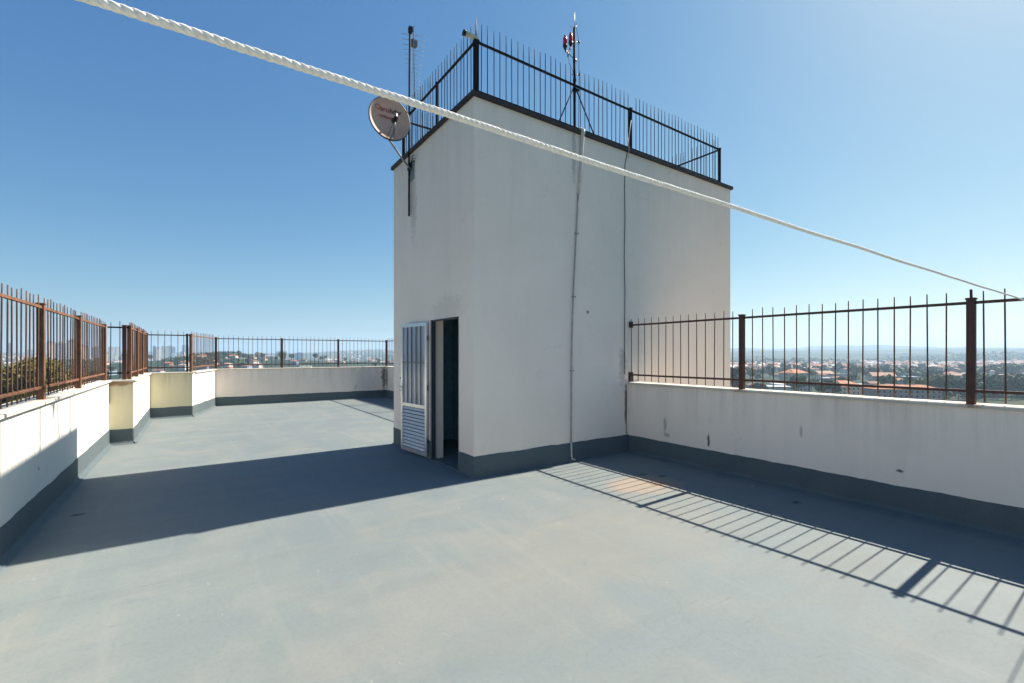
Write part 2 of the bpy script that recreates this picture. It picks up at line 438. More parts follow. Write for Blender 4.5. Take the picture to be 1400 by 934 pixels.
def post(root, x, y, z0, z1, mat, s=.028, tab=False, ang=0):
    m = MB(); T = Matrix.Translation((x, y, 0)) @ Matrix.Rotation(ang, 4, 'Z')
    m.bbox(-s, s, -s, s, z0, z1, .004, 0, T)
    m.bbox(-s-.006, s+.006, -s-.006, s+.006, z1-.004, z1+.012, .003, 0, T)
    if tab: m.tube([(x, y, z1), (x+.004, y+.002, z1+.09)], .011, 6)
    return m.build('post', mat, root)
def run(root, a, b, step, z0, z1, me, first=None, jit=.004, limit=999, skip=(), phase=.5):
    a = Vector((*a, 0)); b = Vector((*b, 0)); L = (b-a).length; d = (b-a).normalized(); n = 0; s = step*phase
    while s < L-.02 and n < limit:
        p = a + d*s
        if not any(abs((p-Vector((*q, 0))).length) < .045 for q in skip):
            o = inst('bar', me, root, (p.x+rnd.uniform(-jit, jit), p.y+rnd.uniform(-jit, jit), z0+rnd.uniform(-.008, .008)),
                     (rnd.uniform(-.006, .006), rnd.uniform(-.006, .006), rnd.uniform(0, 6)))
            o.scale = (1, 1, 1+rnd.uniform(-.012, .014)); n += 1
        s += step
    return n
ZC = 1.14
barR = bar_mesh('rusty_bar', 1.01, M['rustbar']); barD = bar_mesh('dark_bar', 1.01, M['darkbar'])
def railing(label, pts_posts, a, b, matp, matr, me, step=.132, ends=(0, 0), tabs=(), zr=(1.260, 2.072), zb=1.165, ptop=2.105, phase=.5, s=.03):
    mid = (Vector((*a, 0))+Vector((*b, 0)))/2
    root = empty('steel_railing', (mid.x, mid.y, ZC), label, 'railing', 'spiked railings on the parapets')
    a3 = Vector((*a, 0)); b3 = Vector((*b, 0)); d = (b3-a3).normalized()
    rail(root, (*a, 0), (*b, 0), zr[1], matr, .013, 'top_rail'); rail(root, (*a, 0), (*b, 0), zr[0], matr, .013, 'bottom_rail')
    for i, p in enumerate(pts_posts): post(root, p[0], p[1], ZC-.004, ptop, matp, s, i in tabs, math.atan2(d.y, d.x)+rnd.uniform(-.03, .03))
    run(root, a, b, step, zb, 2.17, me, skip=pts_posts, phase=phase)
    return root
XR = 5.90; XLf = -1.275
rr = railing('brown spiked railing on the parapet right of the tower', [(XR, 3.25), (XR, 1.09), (XR, -1.07)], (XR, Y_TW), (XR, -2.0), M['rustdark'], M['rustdark'], barR, tabs=(1,), phase=.25)
x = MB(); x.box(XR-.035, XR+.035, Y_TW-.03, Y_TW-.002, 2.03, 2.13); x.build('wall_bracket', M['flash'], rr)
x = MB(); x.box(XR-.045, XR+.045, Y_TW-.03, Y_TW-.002, 1.15, 1.30); x.build('wall_bracket', M['flash'], rr)
railing('spiked railing behind the tower on the short shaded parapet', [(XR, 10.4), (XR, 12.5), (XR, 14.6)], (XR, Y_TN), (XR, 16.78), M['rustdark'], M['rustdark'], barR)
railing('long thin railing on the far parapet in front of the city', [(.56, 16.80), (2.39, 16.80), (4.18, 16.80), (XR+.01, 16.80)], (.56, 16.80), (XR, 16.80), M['rustdark'], M['rustdark'], barR)
railing('orange rusted railing on the angled white parapet', [(-.06, 14.46)], (-.06, 14.46), (.53, 16.80), M['rust'], M['rust'], barR)
railing('dark railing above the wider yellowed parapet face', [(-.14, 14.42)], (-.93, 14.42), (-.09, 14.42), M['darkrail'], M['rustdark'], barR, s=.022)
railing('close set rusted railing seen end on between the yellowed faces', [(-.955, 10.76), (-.955, 12.0), (-.955, 13.2), (-.955, 14.42)], (-.955, 10.74), (-.955, 14.42), M['rust'], M['rust'], barR)
railing('short black railing above the narrow rust stained yellow face', [(-1.02, 10.72)], (-1.25, 10.72), (-.955, 10.72), M['rustdark'], M['darkrail'], barD, phase=.3)
lr = railing('rusty sunlit railing along the left parapet', [(XLf, 10.56), (XLf, 8.40), (XLf, 6.56), (XLf, 4.40), (XLf, 2.24), (XLf, .50)], (XLf, 10.70), (XLf, .40), M['rust'], M['rust'], barR, phase=.3)

# ------------------------------------------------------------------ stair tower
tw = empty('stair_tower', (5.9, 6.56, 0), 'tall cream rendered stair tower with an open metal door at its left face', 'stair tower')
ZT = 4.90; TH = .2
DY0, DY1, DZ = 5.54, 6.42, 2.11
x = MB()
# walls with real thickness; the left (west) face leaves the doorway open
def wallgrid(m, p0, p1, z0, z1): pass
x.box(X_TW+TH, X_TE-TH, Y_TW, Y_TW+TH, -.06, ZT)                 # long face
x.box(X_TW, X_TW+TH, Y_TW, DY0, -.06, ZT)                        # pier right of the door
x.box(X_TW, X_TW+TH, DY1, Y_TN, -.06, ZT)
x.box(X_TW, X_TW+TH, DY0, DY1, DZ, ZT)
x.box(X_TW+TH, X_TE-TH, Y_TN-TH, Y_TN, -.06, ZT)
x.box(X_TE-TH, X_TE, Y_TW, Y_TN, -1.0, ZT)
x.build('walls', M['tower'], tw)
x = MB(); x.box(X_TW+.02, X_TE-.02, Y_TW+.02, Y_TN-.02, ZT+.001, ZT+.05); x.build('roof_slab', M['cap'], tw)
x = MB(); o = .04; zf0, zf1 = ZT-.002, ZT+.056
x.box(X_TW-o, X_TE+o, Y_TW-o, Y_TW+.018, zf0, zf1); x.box(X_TW-o, X_TE+o, Y_TN-.018, Y_TN+o, zf0, zf1)
x.box(X_TW-o, X_TW+.018, Y_TW+.0181, Y_TN-.0181, zf0, zf1); x.box(X_TE-.018, X_TE+o, Y_TW+.0181, Y_TN-.0181, zf0, zf1)
x.build('roof_flashing', M['flash'], tw)
x = MB(); band(x, (X_TW-.006, Y_TW), (X_RP-.003, Y_TW), 0, .285, (0, -1), seed=21)
band(x, (X_TW, Y_TW-.006), (X_TW, DY0), 0, .285, (-1, 0), seed=22); band(x, (X_TW, DY1), (X_TW, Y_TN), 0, .285, (-1, 0), seed=23)
x.build('painted_skirting', M['skirt'], tw)
x = MB(); cove(x, (X_TW-.01, Y_TW), (X_RP-.003, Y_TW), (0, -1), .03, .03, 31); cove(x, (X_TW, DY1), (X_TW, Y_TN), (-1, 0), .03, .03, 32)
x.build('mortar_fillet', M['skirt'], tw)
# interior: landing, painted side walls
x = MB()
x.box(X_TW+TH+.002, 4.0, 5.36, 5.37, 0, 2.6); x.box(4.0, 4.01, 5.37, 7.77, 0, 2.6); x.box(X_TW+TH+.002, 4.0, 7.77, 7.78, 0, 2.6)
x.box(X_TW+TH+.002, 4.6, 5.37, 7.77, 2.5, 2.51)
x.build('interior_lining', M['teal'], tw)
x = MB(); x.box(X_TW+.02, 4.6, DY0+.003, DY1-.003, -.05, .012); x.build('threshold', M['skirt'], tw)
# door jamb frame
x = MB()
x.box(X_TW-.012, X_TW+.05, DY1-.05, DY1-.002, .012, DZ-.002); x.box(X_TW-.004, X_TW+.05, DY0+.002, DY0+.012, .012, DZ-.002)
x.box(X_TW-.004, X_TW+.05, DY0+.012, DY1-.05, DZ-.022, DZ-.002)
x.build('door_frame', M['framedark'], tw)
# door leaf, swung right back: hinge edge at the left jamb
hx, hy = X_TW-.012, DY1+.075
ang = math.atan2(7.35-hy, (2.85-hx))
DW = .83; DT = .035
T = Matrix.Translation((hx, hy, .035)) @ Matrix.Rotation(ang, 4, 'Z')     # local x: along the leaf, local +y: towards camera side
DH = 2.05; st = .055
fr = MB()
for q in ((0, st, 0, DH), (DW-st, DW, 0, DH)): fr.bbox(q[0], q[1], 0, DT, q[2], q[3], .003, 0, T)
for q in ((0, .055), (.72, .775), (DH-.055, DH)): fr.bbox(st, DW-st, .001, DT-.001, q[0], q[1], .002, 0, T)
door = fr.build('door', M['alu'], tw)
g = MB()
n_r = 5; wbay = (DW-2*st)/n_r
for i in range(n_r):
    u0 = st+i*wbay
    # ribbed reeded sheet: shallow V folds
    for k in range(2):
        a0 = u0+k*wbay/2; a1 = a0+wbay/2
        d0, d1 = (.010, .016) if k == 0 else (.016, .010)
        vs = [T @ Vector(p) for p in ((a0, d0, .775), (a1, d1, .775), (a1, d1, DH-.055), (a0, d0, DH-.055))]
        g.add(vs, [(0, 1, 2, 3)])
g.build('door_glass', M['ribglass'], door)
for i in range(1, n_r+0):
    m = MB(); u = st+i*wbay; m.box(u-.008, u+.008, .018, .030, .775, DH-.055, 0, T); m.build('door_bar', M['aludark'], door)
m = MB(); m.box(st, DW-st, .030, .037, 1.42, 1.44, 0, T); m.build('door_cross_bar', M['aludark'], door)
for k in range(12):
    m = MB(); z = .058+k*.0550
    m.add([T @ Vector(p) for p in ((st, .012, z+.046), (DW-st, .012, z+.046), (DW-st, .034, z+.012), (st, .034, z+.012), (st, .029, z+.007), (DW-st, .029, z+.007), (DW-st, .006, z+.041), (st, .006, z+.041))],
          [(0, 3, 2, 1), (3, 4, 5, 2), (4, 7, 6, 5), (7, 0, 1, 6), (0, 7, 4, 3), (1, 2, 5, 6)])
    m.build('louvre_blade', M['blade'], door)
m = MB(); m.box(st, DW-st, .0005, .0015, .06, .72, 0, T); m.build('louvre_gap_shade', M['black'], door)  # black sheet added behind the blades, stands in for shade in the gaps
m = MB(); m.box(DW-.045, DW-.008, DT, DT+.008, .88, 1.08, 0, T); m.tube([T @ Vector((DW-.026, DT+.005, 1.03)), T @ Vector((DW-.026, DT+.045, 1.03)), T @ Vector((DW-.12, DT+.05, 1.03))], .008, 8)
m.build('door_handle', M['alu'], door)
for z in (1.17, .96): 
    m = MB(); m.tube([T @ Vector((DW-.015, .018, z)), T @ Vector((DW+.045, .018, z))], .015, 8); m.build('door_bolt', M['black'], door)
for z in (.25, 1.05, 1.8):
    m = MB(); m.tube([T @ Vector((-.012, .02, z-.04)), T @ Vector((-.012, .02, z+.04))], .009, 8); m.build('door_hinge', M['aludark'], door)

# ------------------------------------------------------------------ roof railing of the tower
tr = empty('roof_railing', (5.75, 6.4, 4.96), 'dark spiked railing round the top of the stair tower', 'railing')
ZB = 4.99; ZTOP = 5.625
bx0, bx1, by0, by1 = 2.985, 8.53, 5.15, 7.62
M['rb'] = M['darkbar']
for a, b in (((bx0, by0), (bx1, by0)), ((bx0, by0), (bx0, by1)), ((bx1, by0), (bx1, by1)), ((bx0, by1), (bx1, by1))):
    rail(tr, (*a, 0), (*b, 0), ZTOP, M['darkrail'], .0125, 'top_rail'); rail(tr, (*a, 0), (*b, 0), ZB, M['darkrail'], .0125, 'bottom_rail')
for px, py, s in ((bx0+.02, by0+.02, .03), (5.93, by0, .024), (bx1, by0, .02), (bx0, by1, .022), (bx1, by1, .02), (5.93, by1, .02), (bx0, 6.30, .015)):
    post(tr, px, py, 4.945, ZTOP+.02, M['darkrail'], s)
barT = bar_mesh('roof_bar', .905, M['rb'], .0058)
sk = [(5.93, by0), (bx1, by0)]
n1 = run(tr, (bx0+.06, by0), (bx1, by0), .0965, 4.975, 0, barT, skip=sk, phase=.3, jit=.005)
n2 = run(tr, (bx0, by0+.06), (bx0, by1), .0965, 4.975, 0, barT, phase=.6, jit=.005)
n3 = run(tr, (bx1, by0+.06), (bx1, by1), .0965, 4.975, 0, barT, limit=100-n1-n2, phase=.6)
x = MB()
def rest(ax, ay, bx, by, s0):
    a = Vector((ax, ay, 0)); b = Vector((bx, by, 0)); d = (b-a).normalized(); s = s0
    while s < (b-a).length-.02:
        p = a+d*s; q = p+Vector((rnd.uniform(-.006, .006), rnd.uniform(-.006, .006), 0))
        x.tube([(p.x, p.y, 4.975), (q.x, q.y, 5.88+rnd.uniform(-.01, .01))], .0058, 6); s += .0965
rest(bx1, by0+.06, bx1, by1, .0965*(n3+.6)); rest(bx0, by1, bx1, by1, .05)
tag(x.build('bar', M['rb'], tr), kind='stuff')

# ------------------------------------------------------------------ pipes and cables on the tower
def solve(px, py, Y=None, X=None):
    d = FW + RT*((px-700)/FPX); t_ = (Y/d.y) if Y is not None else X/d.x
    return Vector((d.x*t_, d.y*t_, EYE+(484-py)/FPX*t_))
yw = Y_TW-.03
cd = empty('drain_pipe', (4.6, Y_TW, 0), 'pale conduit running down the long tower face from a white hooked top', 'pipe')
x = MB(); x.tube([(4.80, yw, 4.93), (4.80, yw-.01, 4.86), (4.795, yw, 4.7), (4.77, yw, 4.35), (4.735, yw, 4.0)], [.026, .029, .026, .022, .018], 10)
x.tube([(4.80, yw+.14, 4.975), (4.80, yw+.03, 4.985), (4.80, yw-.02, 4.95), (4.80, yw-.01, 4.86)], .032, 10); x.build('pipe_sleeve', M['pvc'], cd)
x = MB()
pp = [(4.735, 4.0), (4.70, 3.5), (4.665, 3.0), (4.64, 2.6), (4.615, 2.1), (4.60, 1.6), (4.595, 1.0), (4.59, .6), (4.59, .28)]
x.tube([(a, yw+.012, b) for a, b in pp], .0125, 8); x.build('pipe_run', M['conduit'], cd)
x = MB(); x.tube([(4.59, yw+.010, .3), (4.592, yw+.006, .10), (4.60, yw+.0, .05), (4.66, yw-.0, .03)], .0135, 8); x.build('pipe_foot', M['pvc'], cd)
for z, xx in ((2.45, 4.632), (1.35, 4.597), (3.4, 4.693)):
    x = MB(); x.box(xx-.02, xx+.045, yw+.004, Y_TW-.001, z-.008, z+.008); x.build('pipe_clip', M['galv'], cd)
x = MB(); pts = [solve(px, py, Y=Y_TW-.012) for px, py in ((858, 188), (859, 200), (857, 212), (854.5, 226), (854, 260), (854.5, 300), (853.5, 350), (854.5, 400), (854, 440), (854, 470), (854, 512))]
x.tube(pts, .0055, 6)
pts = [(5.80+.004*math.sin(z*9), Y_TW-.010, z) for z in (1.1, .9, .7, .5, .3)]
x.tube(pts, .004, 6)
tag(x.build('black_cable', M['black'], at=(5.8, Y_TW, 0)), 'thin black cable hanging down the tower face above the right railing', 'cable')
x = MB(); x.tube([(5.93, by0-.02, 5.45), (5.87, by0-.03, 5.2), (5.83, by0-.05, 5.02), (5.82, Y_TW-.05, 4.93), (5.83, Y_TW-.02, 4.87), (5.85, Y_TW-.015, 4.80)], .005, 6)
tag(x.build('white_cable', M['whitewire'], at=(5.85, Y_TW, 4.8)), 'pale cable looped over the tower edge beside a railing post', 'cable')

# ------------------------------------------------------------------ beacon mast
MX, MY = 4.72, Y_TW+.05
ms = empty('beacon_mast', (MX, MY, 4.95), 'dark steel mast with lightning rod spikes standing on the tower roof edge', 'mast')
x = MB(); x.tube([(MX, MY, 4.95), (MX-.005, MY, 6.51)], .02, 10); x.build('pole', M['darkrail'], ms)
for q in ((-.32, 0), (.42, 0)):
    x = MB(); x.tube([(MX+(.03 if q[0] > 0 else -.02), MY, 5.60), (MX+q[0], MY+.0, 4.99)], .010, 6); x.build('brace', M['darkrail'], ms)
x = MB(); x.box(MX-.03, MX+.09, MY-.012, MY+.012, 5.585, 5.61); x.build('brace_clamp', M['darkrail'], ms)
x = MB(); x.tube([(MX, MY, 6.49), (MX, MY, 6.75)], [.005, .002], 6)
for a in (0, 2.1, 4.2):
    x.tube([(MX, MY, 6.51), (MX+.07*math.cos(a+.3), MY+.07*math.sin(a+.3), 6.56+.03*math.cos(a))], .004, 5)
x.build('lightning_rod', M['galv'], ms)
for z, zx in ((6.33, .085), (5.84, .09)):
    x = MB(); x.tube([(MX-.05, MY, z-.05), (MX+zx, MY, z)], .006, 6); x.lathe([(0, -.018), (.016, -.012), (.02, 0), (.016, .012), (0, .018)], (MX+zx, MY, z), (1, 0, .3), 10); x.build('insulator', M['black'], ms)
x = MB(); x.tube([(MX+.03, MY, 6.53), (MX+.055, MY, 6.47), (MX+.085, MY, 6.33), (MX+.088, MY, 6.0), (MX+.09, MY, 5.8), (MX+.085, MY, 5.4), (MX+.08, MY, 4.98)], .0035, 5); x.build('down_wire', M['darkbar'], ms)
for z in (6.02, 5.72, 5.55): 
    x = MB(); x.lathe([(.0, -.016), (.028, -.016), (.028, .016), (0, .016)], (MX, MY, z), (0, 0, 1), 10); x.build('pole_clamp', M['black'], ms)
bl = empty('obstruction_light', (MX-.12, MY, 6.0), 'pair of red obstruction lamps on a bracket at the mast top', 'beacon lamp')
for lx, lz in ((-.215, 6.15), (-.105, 6.235)):
    x = MB(); c = (MX+lx, MY-.03, lz)
    x.lathe([(0, -.0), (.030, .0), (.032, .02), (.031, .09), (.026, .118), (.014, .134), (0, .138)], c, (0, 0, 1), 16); x.build('lens', M['redlens'], bl)
    x = MB(); x.lathe([(.0, -.055), (.018, -.055), (.022, -.03), (.034, -.02), (.035, .004), (.0, .004)], c, (0, 0, 1), 14)
    x.build('lamp_base', M['black'], bl)
    x = MB(); x.lathe([(.012, .131), (.016, .140), (.010, .153), (0, .158)], c, (0, 0, 1), 10); x.build('lamp_cap', M['black'], bl)
x = MB(); x.tube([(MX-.215, MY-.03, 6.10), (MX-.20, MY-.03, 6.06), (MX-.15, MY-.025, 6.09), (MX-.11, MY-.02, 6.13), (MX-.105, MY-.03, 6.185)], .012, 8)
x.tube([(MX-.15, MY-.025, 6.08), (MX-.15, MY-.02, 6.01)], .010, 8); x.tube([(MX-.14, MY-.02, 6.07), (MX, MY, 6.03)], .006, 6); x.build('bracket', M['black'], bl)
x = MB(); x.tube([(MX-.15, MY-.02, 6.01), (MX-.12, MY-.02, 5.92), (MX-.05, MY-.02, 5.83), (MX-.02, MY-.01, 5.7)], .004, 5); x.build('lamp_cable', M['black'], bl)

# ------------------------------------------------------------------ tv antenna pole on the left face
PY = 7.20
ap = empty('antenna_pole', (X_TW-.03, PY, 3.85), 'thin dark pole clamped to the left tower face carrying a comb shaped tv antenna', 'antenna')
x = MB(); x.tube([(X_TW-.035, PY, 3.87), (X_TW-.035, PY, 5.4), (X_TW-.028, PY-.02, 6.98)], .0165, 10); x.build('pole', M['darkrail'], ap)
x = MB(); x.box(X_TW-.02, X_TW-.001, PY-.05, PY+.05, 4.55, 4.75); x.box(X_TW-.06, X_TW-.02, PY-.02, PY+.02, 4.62, 4.66)
for k in (0, 1, 2): x.tube([(X_TW-.02, PY-.05, 4.64+.05*k), (X_TW-.06, PY-.20, 4.70+.04*k), (X_TW-.06, PY-.30, 4.66+.05*k)], .006, 6)
x.build('pole_bracket', M['black'], ap)
dirb = Vector((571-700, 0, 0)); away = (FW + RT*((569-700)/FPX)).normalized(); side = Vector((away.y, -away.x, 0))
b0 = Vector((X_TW-.01, PY+.02, 6.93)) + side*.06; b1 = b0 + away*2.0
x = MB(); x.tube([b0 - away*.12, b1], .011, 6); x.build('boom', M['galv'], ap)
x = MB(); x.box(-.05, .05, -.04, .04, -.05, .05, 0, Matrix.Translation(b0+away*.25+Vector((0, 0, -.03)))); x.build('balun_box', M['aludark'], ap)
x = MB(); x.box(-.03, .03, -.03, .03, -.05, .04, 0, Matrix.Translation(Vector((X_TW-.02, PY-.02, 6.93)))); x.build('boom_clamp', M['black'], ap)
for k in range(15):
    f = k/14; L = .20*(1-.55*f); m = MB(); c = b0 + away*(.08+1.85*f)
    m.tube([c - side*L, c + side*L], .0035, 5); m.build('element', M['galv'], ap)

x = MB(); x.tube([Vector((X_TW-.03, PY, 5.55)) - side*(.26*math.sin(a)) + Vector((0, 0, .10*math.sin(a*2)+.04*math.sin(a))) for a in [i*.16 for i in range(11)]], .003, 5); x.build('cable_loop', M['darkbar'], ap)
# ------------------------------------------------------------------ satellite dish
dc = Vector((2.46, 6.86, 5.185)); toc = (-Vector((dc.x, dc.y, 0))).normalized()
dn = (toc*.90 + RT*.34 + Vector((0, 0, .08))).normalized()
sd = empty('satellite_dish', (X_TW-.03, 7.15, 4.6), 'round faded satellite dish with red lettering on an arm from the tower top corner', 'satellite dish')
RD = .312
u = Vector((0, 0, 1)).cross(dn).normalized(); w = dn.cross(u)    # u: to the viewer's right, w: up
def dpt(r, q, h): return dc + u*(r*math.cos(q)) + w*(r*1.06*math.sin(q)) + dn*h
vs = []; fs = []; NR = 10; NA = 40
for i in range(NR+1):
    r = RD*i/NR
    for k in range(NA): vs.append(dpt(r, 2*math.pi*k/NA, .06*(i/NR)**2-.03))
for i in range(NR):
    for k in range(NA): fs.append((i*NA+k, i*NA+(k+1)%NA, (i+1)*NA+(k+1)%NA, (i+1)*NA+k))
x = MB(); x.add(vs, fs, 0, True); x.build('reflector', M['dish'], sd)
x = MB(); vs2 = []; fs = []
for (r, h) in ((RD, .031), (RD+.010, .033), (RD+.012, .012), (RD-.02, -.0), (RD*.5, -.045), (.001, -.055)):
    for k in range(NA): vs2.append(dpt(r, 2*math.pi*k/NA, h))
for i in range(5):
    for k in range(NA): fs.append((i*NA+k, i*NA+(k+1)%NA, (i+1)*NA+(k+1)%NA, (i+1)*NA+k))
x.v = []; x.f = []; x.m = []; x.sm = []; x.add(vs2, fs, 0, True); x.build('reflector_back', M['dishrim'], sd)
feed = dc + dn*.24 - w*.13 + u*.0
x = MB(); x.tube([dc - w*(RD*1.05) + dn*.01 - dn*.03, dc - w*.30 + dn*.16, feed - w*.04], .011, 8)
x.tube([dc - w*.33 - u*.06, feed - w*.03 - u*.01], .005, 6); x.tube([dc - w*.33 + u*.06, feed - w*.03 + u*.01], .005, 6); x.build('feed_arm', M['aludark'], sd)
x = MB(); x.lathe([(0, -.06), (.028, -.06), (.03, -.01), (.02, .0), (.04, .02), (.042, .045), (0, .045)], feed, -dn, 14); x.build('feed_horn', M['black'], sd)
x = MB(); x.lathe([(0, 0), (.022, 0), (.022, .10), (0, .10)], feed+u*.02, w, 10); x.build('receiver_body', M['galv'], sd)
br = Vector((X_TW-.015, 7.15, 4.62))
x = MB(); x.tube([br, br + Vector((-.16, -.05, .10)), dc - dn*.10 - w*.24, dc - dn*.05 - w*.16], .016, 8); x.build('mount_arm', M['galv'], sd)
x = MB(); x.box(X_TW-.012, X_TW-.001, 7.06, 7.24, 4.45, 4.75); x.tube([br, br+Vector((0, .02, -.18))], .014, 6); x.build('wall_plate', M['galv'], sd)
def text(body, size, centre, mat, name):
    cu = bpy.data.curves.new(name, 'FONT'); cu.body = body; cu.size = size; cu.align_x = 'LEFT'; cu.extrude = .0006; cu.offset = .0022
    to = bpy.data.objects.new(name, cu); col.objects.link(to)
    dg = bpy.context.evaluated_depsgraph_get(); me = bpy.data.meshes.new_from_object(to.evaluated_get(dg))
    bpy.data.objects.remove(to); me.materials.clear(); me.materials.append(mat)
    o = bpy.data.objects.new(name, me); col.objects.link(o); o.parent = sd
    for v in me.vertices:
        p = v.co; a = centre[0]+p.x; b = centre[1]+p.y; rr_ = math.hypot(a, b/1.06)
        h = .06*(rr_/RD)**2 - .03 + .004 + p.z
        v.co = dc + u*a + w*b + dn*h - wloc(sd)
    return o
text('Claro', .10, (-.225, .115), M['redtext'], 'lettering'); text('hdtv', .10, (.01, .115), M['darktext'], 'lettering')
text('embratel', .075, (-.155, .015), M['redtext'], 'lettering')

# ------------------------------------------------------------------ camera-like lamp at the tower corner
cc = Vector((bx0+.02, by0+.02, ZTOP+.03))
sc_ = empty('security_camera', cc, 'cream cylindrical security camera on the corner post of the tower railing', 'security camera')
x = MB(); ax = (-RT*.86 - FW*.35 + Vector((0, 0, .18))).normalized(); p0 = cc - RT*.015 + Vector((0, 0, .035))
x.lathe([(0, 0), (.026, 0), (.031, .02), (.033, .12), (.0, .122)], p0, ax, 14); x.build('housing', M['camcream'], sc_)
x = MB(); x.lathe([(.0, .123), (.035, .123), (.038, .165), (.033, .165), (.030, .135), (0, .135)], p0, ax, 14); x.build('hood', M['black'], sc_)
x = MB(); x.bbox(cc.x-.03, cc.x+.03, cc.y-.03, cc.y+.03, cc.z-.012, cc.z+.05, .008); x.tube([cc+Vector((0, 0, .04)), p0+ax*.02], .012, 8); x.build('bracket', M['camcream'], sc_)
x = MB(); x.tube([cc+Vector((.0, .0, .04)), cc+Vector((.0, 0, .14)), cc+Vector((.006, 0, .30))], [.018, .012, .003], 8)
tag(x.build('white_aerial', M['paleaerial'], at=cc), 'short tapered white aerial standing on the tower railing corner post', 'aerial')

# ------------------------------------------------------------------ clothes line
A = Vector((XLf+.03, .50, 1.885)); B = Vector((XR-.014, .497, 1.925))
x = MB(); L = (B-A).length; pitch = .024; N = int(L/pitch*11)
dv = (B-A).normalized(); s1 = dv.orthogonal().normalized(); s2 = dv.cross(s1)
for k in range(3):
    pts = []
    for i in range(N+1):
        f = i/N; c = A + (B-A)*f + Vector((0, 0, -.010*math.sin(math.pi*f)))
        q = 2*math.pi*(f*L/pitch) + k*2*math.pi/3 + 1.6*noise.noise(Vector((f*14, 0, 0))); c = c + s1*(.0016*noise.noise(Vector((f*22, 1, 0)))) + s2*(.0016*noise.noise(Vector((f*22, 7, 0))))
        rr2 = .00145*(1+.25*noise.noise(Vector((f*90, k, 5))))
        pts.append(c + (s1*math.cos(q)+s2*math.sin(q))*rr2)
    x.tube(pts, .00275, 7)
for (e, rad) in ((A, .034), (B, .012)):
    for k in range(3):
        x.tube([e + Vector((-.03 if e is A else .014, 0, -.01*k)) + Vector((rad*math.cos(a*.5), rad*math.sin(a*.5), 0)) for a in range(14)], .0038, 6)
tag(x.build('clothesline', M['rope'], at=(2.3, .9, 2.1)), 'thick twisted white rope stretched across the terrace from railing to railing', 'rope')

exec_bg = True
# ------------------------------------------------------------------ land
HILL = polar(315, 820)
def land(x, y):
    r = math.hypot(x, y); d = x*FW.x+y*FW.y; l = x*RT.x+y*RT.y
    px = 700 + FPX*l/max(d, 1) if d > 0 else (5000 if l > 0 else -5000)
    h = -27.0
    h += 3.0*noise.noise(Vector((x/320, y/320, 1)))
    f2 = min(1, max(0, (r-900)/1600)); h += f2*9*noise.noise(Vector((x/900, y/900, 7)))
    # town hill on the left
    h += 21*math.exp(-(((x-HILL[0])**2+(y-HILL[1])**2)/(2*170**2)))
    # wooded slopes beyond the town, then a higher skyline ridge
    az = math.atan2(x, y); right = px > 700
    if right: h -= 17*f2
    r0, r1 = (1450, 3700) if right else (2300, 4600)
    s = min(1, max(0, (r-r0)/(r1-r0))); s = s*(1.6-.6*s)
    ridge = 1-abs(noise.noise(Vector((x/800, y/800, 11))))*2
    h += s*((62 if right else 22) + 30*(ridge-.55) + 6*noise.noise(Vector((x/260, y/260, 21))))
    if 380 < px < 620: h += s*34*math.exp(-((px-505)/60)**2)
    s3 = min(1, max(0, (r-4100)/1500)); s3 = s3*s3*(3-2*s3)
    h += s3*((30 if right else 6) + (22*math.exp(-((px-1190)/70)**2)+14*math.exp(-((px-1010)/60)**2) if right else 0) + 26*noise.noise(Vector((az*7, 8, 0))) + 8*noise.noise(Vector((az*38, 8, 0))))
    return h
mb = MB(); NRR, NAA = 150, 420
radii = [0] + [30*(13000/30)**(i/(NRR-1)) for i in range(NRR)]
vs = [(0, 0, -27.5)]; fs = []
for i in range(1, NRR+1):
    for k in range(NAA):
        a = 2*math.pi*k/NAA; xx = radii[i]*math.sin(a); yy = radii[i]*math.cos(a); vs.append((xx, yy, land(xx, yy)))
for k in range(NAA): fs.append((0, 1+(k+1)%NAA, 1+k))
for i in range(NRR-1):
    for k in range(NAA):
        a = 1+i*NAA+k; b = 1+i*NAA+(k+1)%NAA; fs.append((a, b, b+NAA, a+NAA))
mb.add(vs, fs, 0, True)
t = NT('valley_ground'); p = t.pos()
c = t.mix(t.ramp(t.noise(p, .004, 8, .62, .5), [(.46, 0.0), (.62, 1.0)]), (.018, .032, .016), (.060, .068, .036))
c = t.mix(t.ramp(t.noise(p, .011, 6, .65), [(.62, 0.0), (.72, .5)]), c, (.14, .11, .08))
c = t.mix(t.ramp(t.noise(p, .03, 5, .7), [(.45, 0.0), (.6, .8)]), c, (.018, .032, .016))
c = t.mix(t.ramp(t.noise(p, .0016, 3, .5, 1.0), [(.45, 0.0), (.6, .75)]), c, (.014, .026, .014))
tag(mb.build('ground', t.out(c, .95, .1)), 'hazy valley floor and wooded ridges round the town', None, None, 'structure')

# ------------------------------------------------------------------ far materials
def wallmat(name, c, sx=3.0, sz=3.0, win=(.07, .08, .10), duty=.42):
    """render with rows of dark openings"""
    t = NT(name)
    tc = t.node('ShaderNodeTexCoord'); sp = t.node('ShaderNodeSeparateXYZ'); t.link(tc.outputs['Object'], sp.inputs[0])
    h = t.math('ADD', sp.outputs[0], sp.outputs[1])
    fx = t.math('FRACT', t.math('DIVIDE', h, sx)); fz = t.math('FRACT', t.math('DIVIDE', sp.outputs[2], sz))
    a = t.math('MULTIPLY', t.math('LESS_THAN', fx, duty), t.math('MULTIPLY', t.math('GREATER_THAN', fz, .34), t.math('LESS_THAN', fz, .76)))
    n = t.noise(t.pos(), .35, 4, .6)
    base = t.mix(t.ramp(n, [(.35, 0.0), (.7, .5)]), c, tuple(.75*v for v in c))
    return t.out(t.mix(a, base, win), .85, .2)
def plainf(name, c, v=.25, s=.6):
    return flat(name, c, .85, .2, 0, v, s)
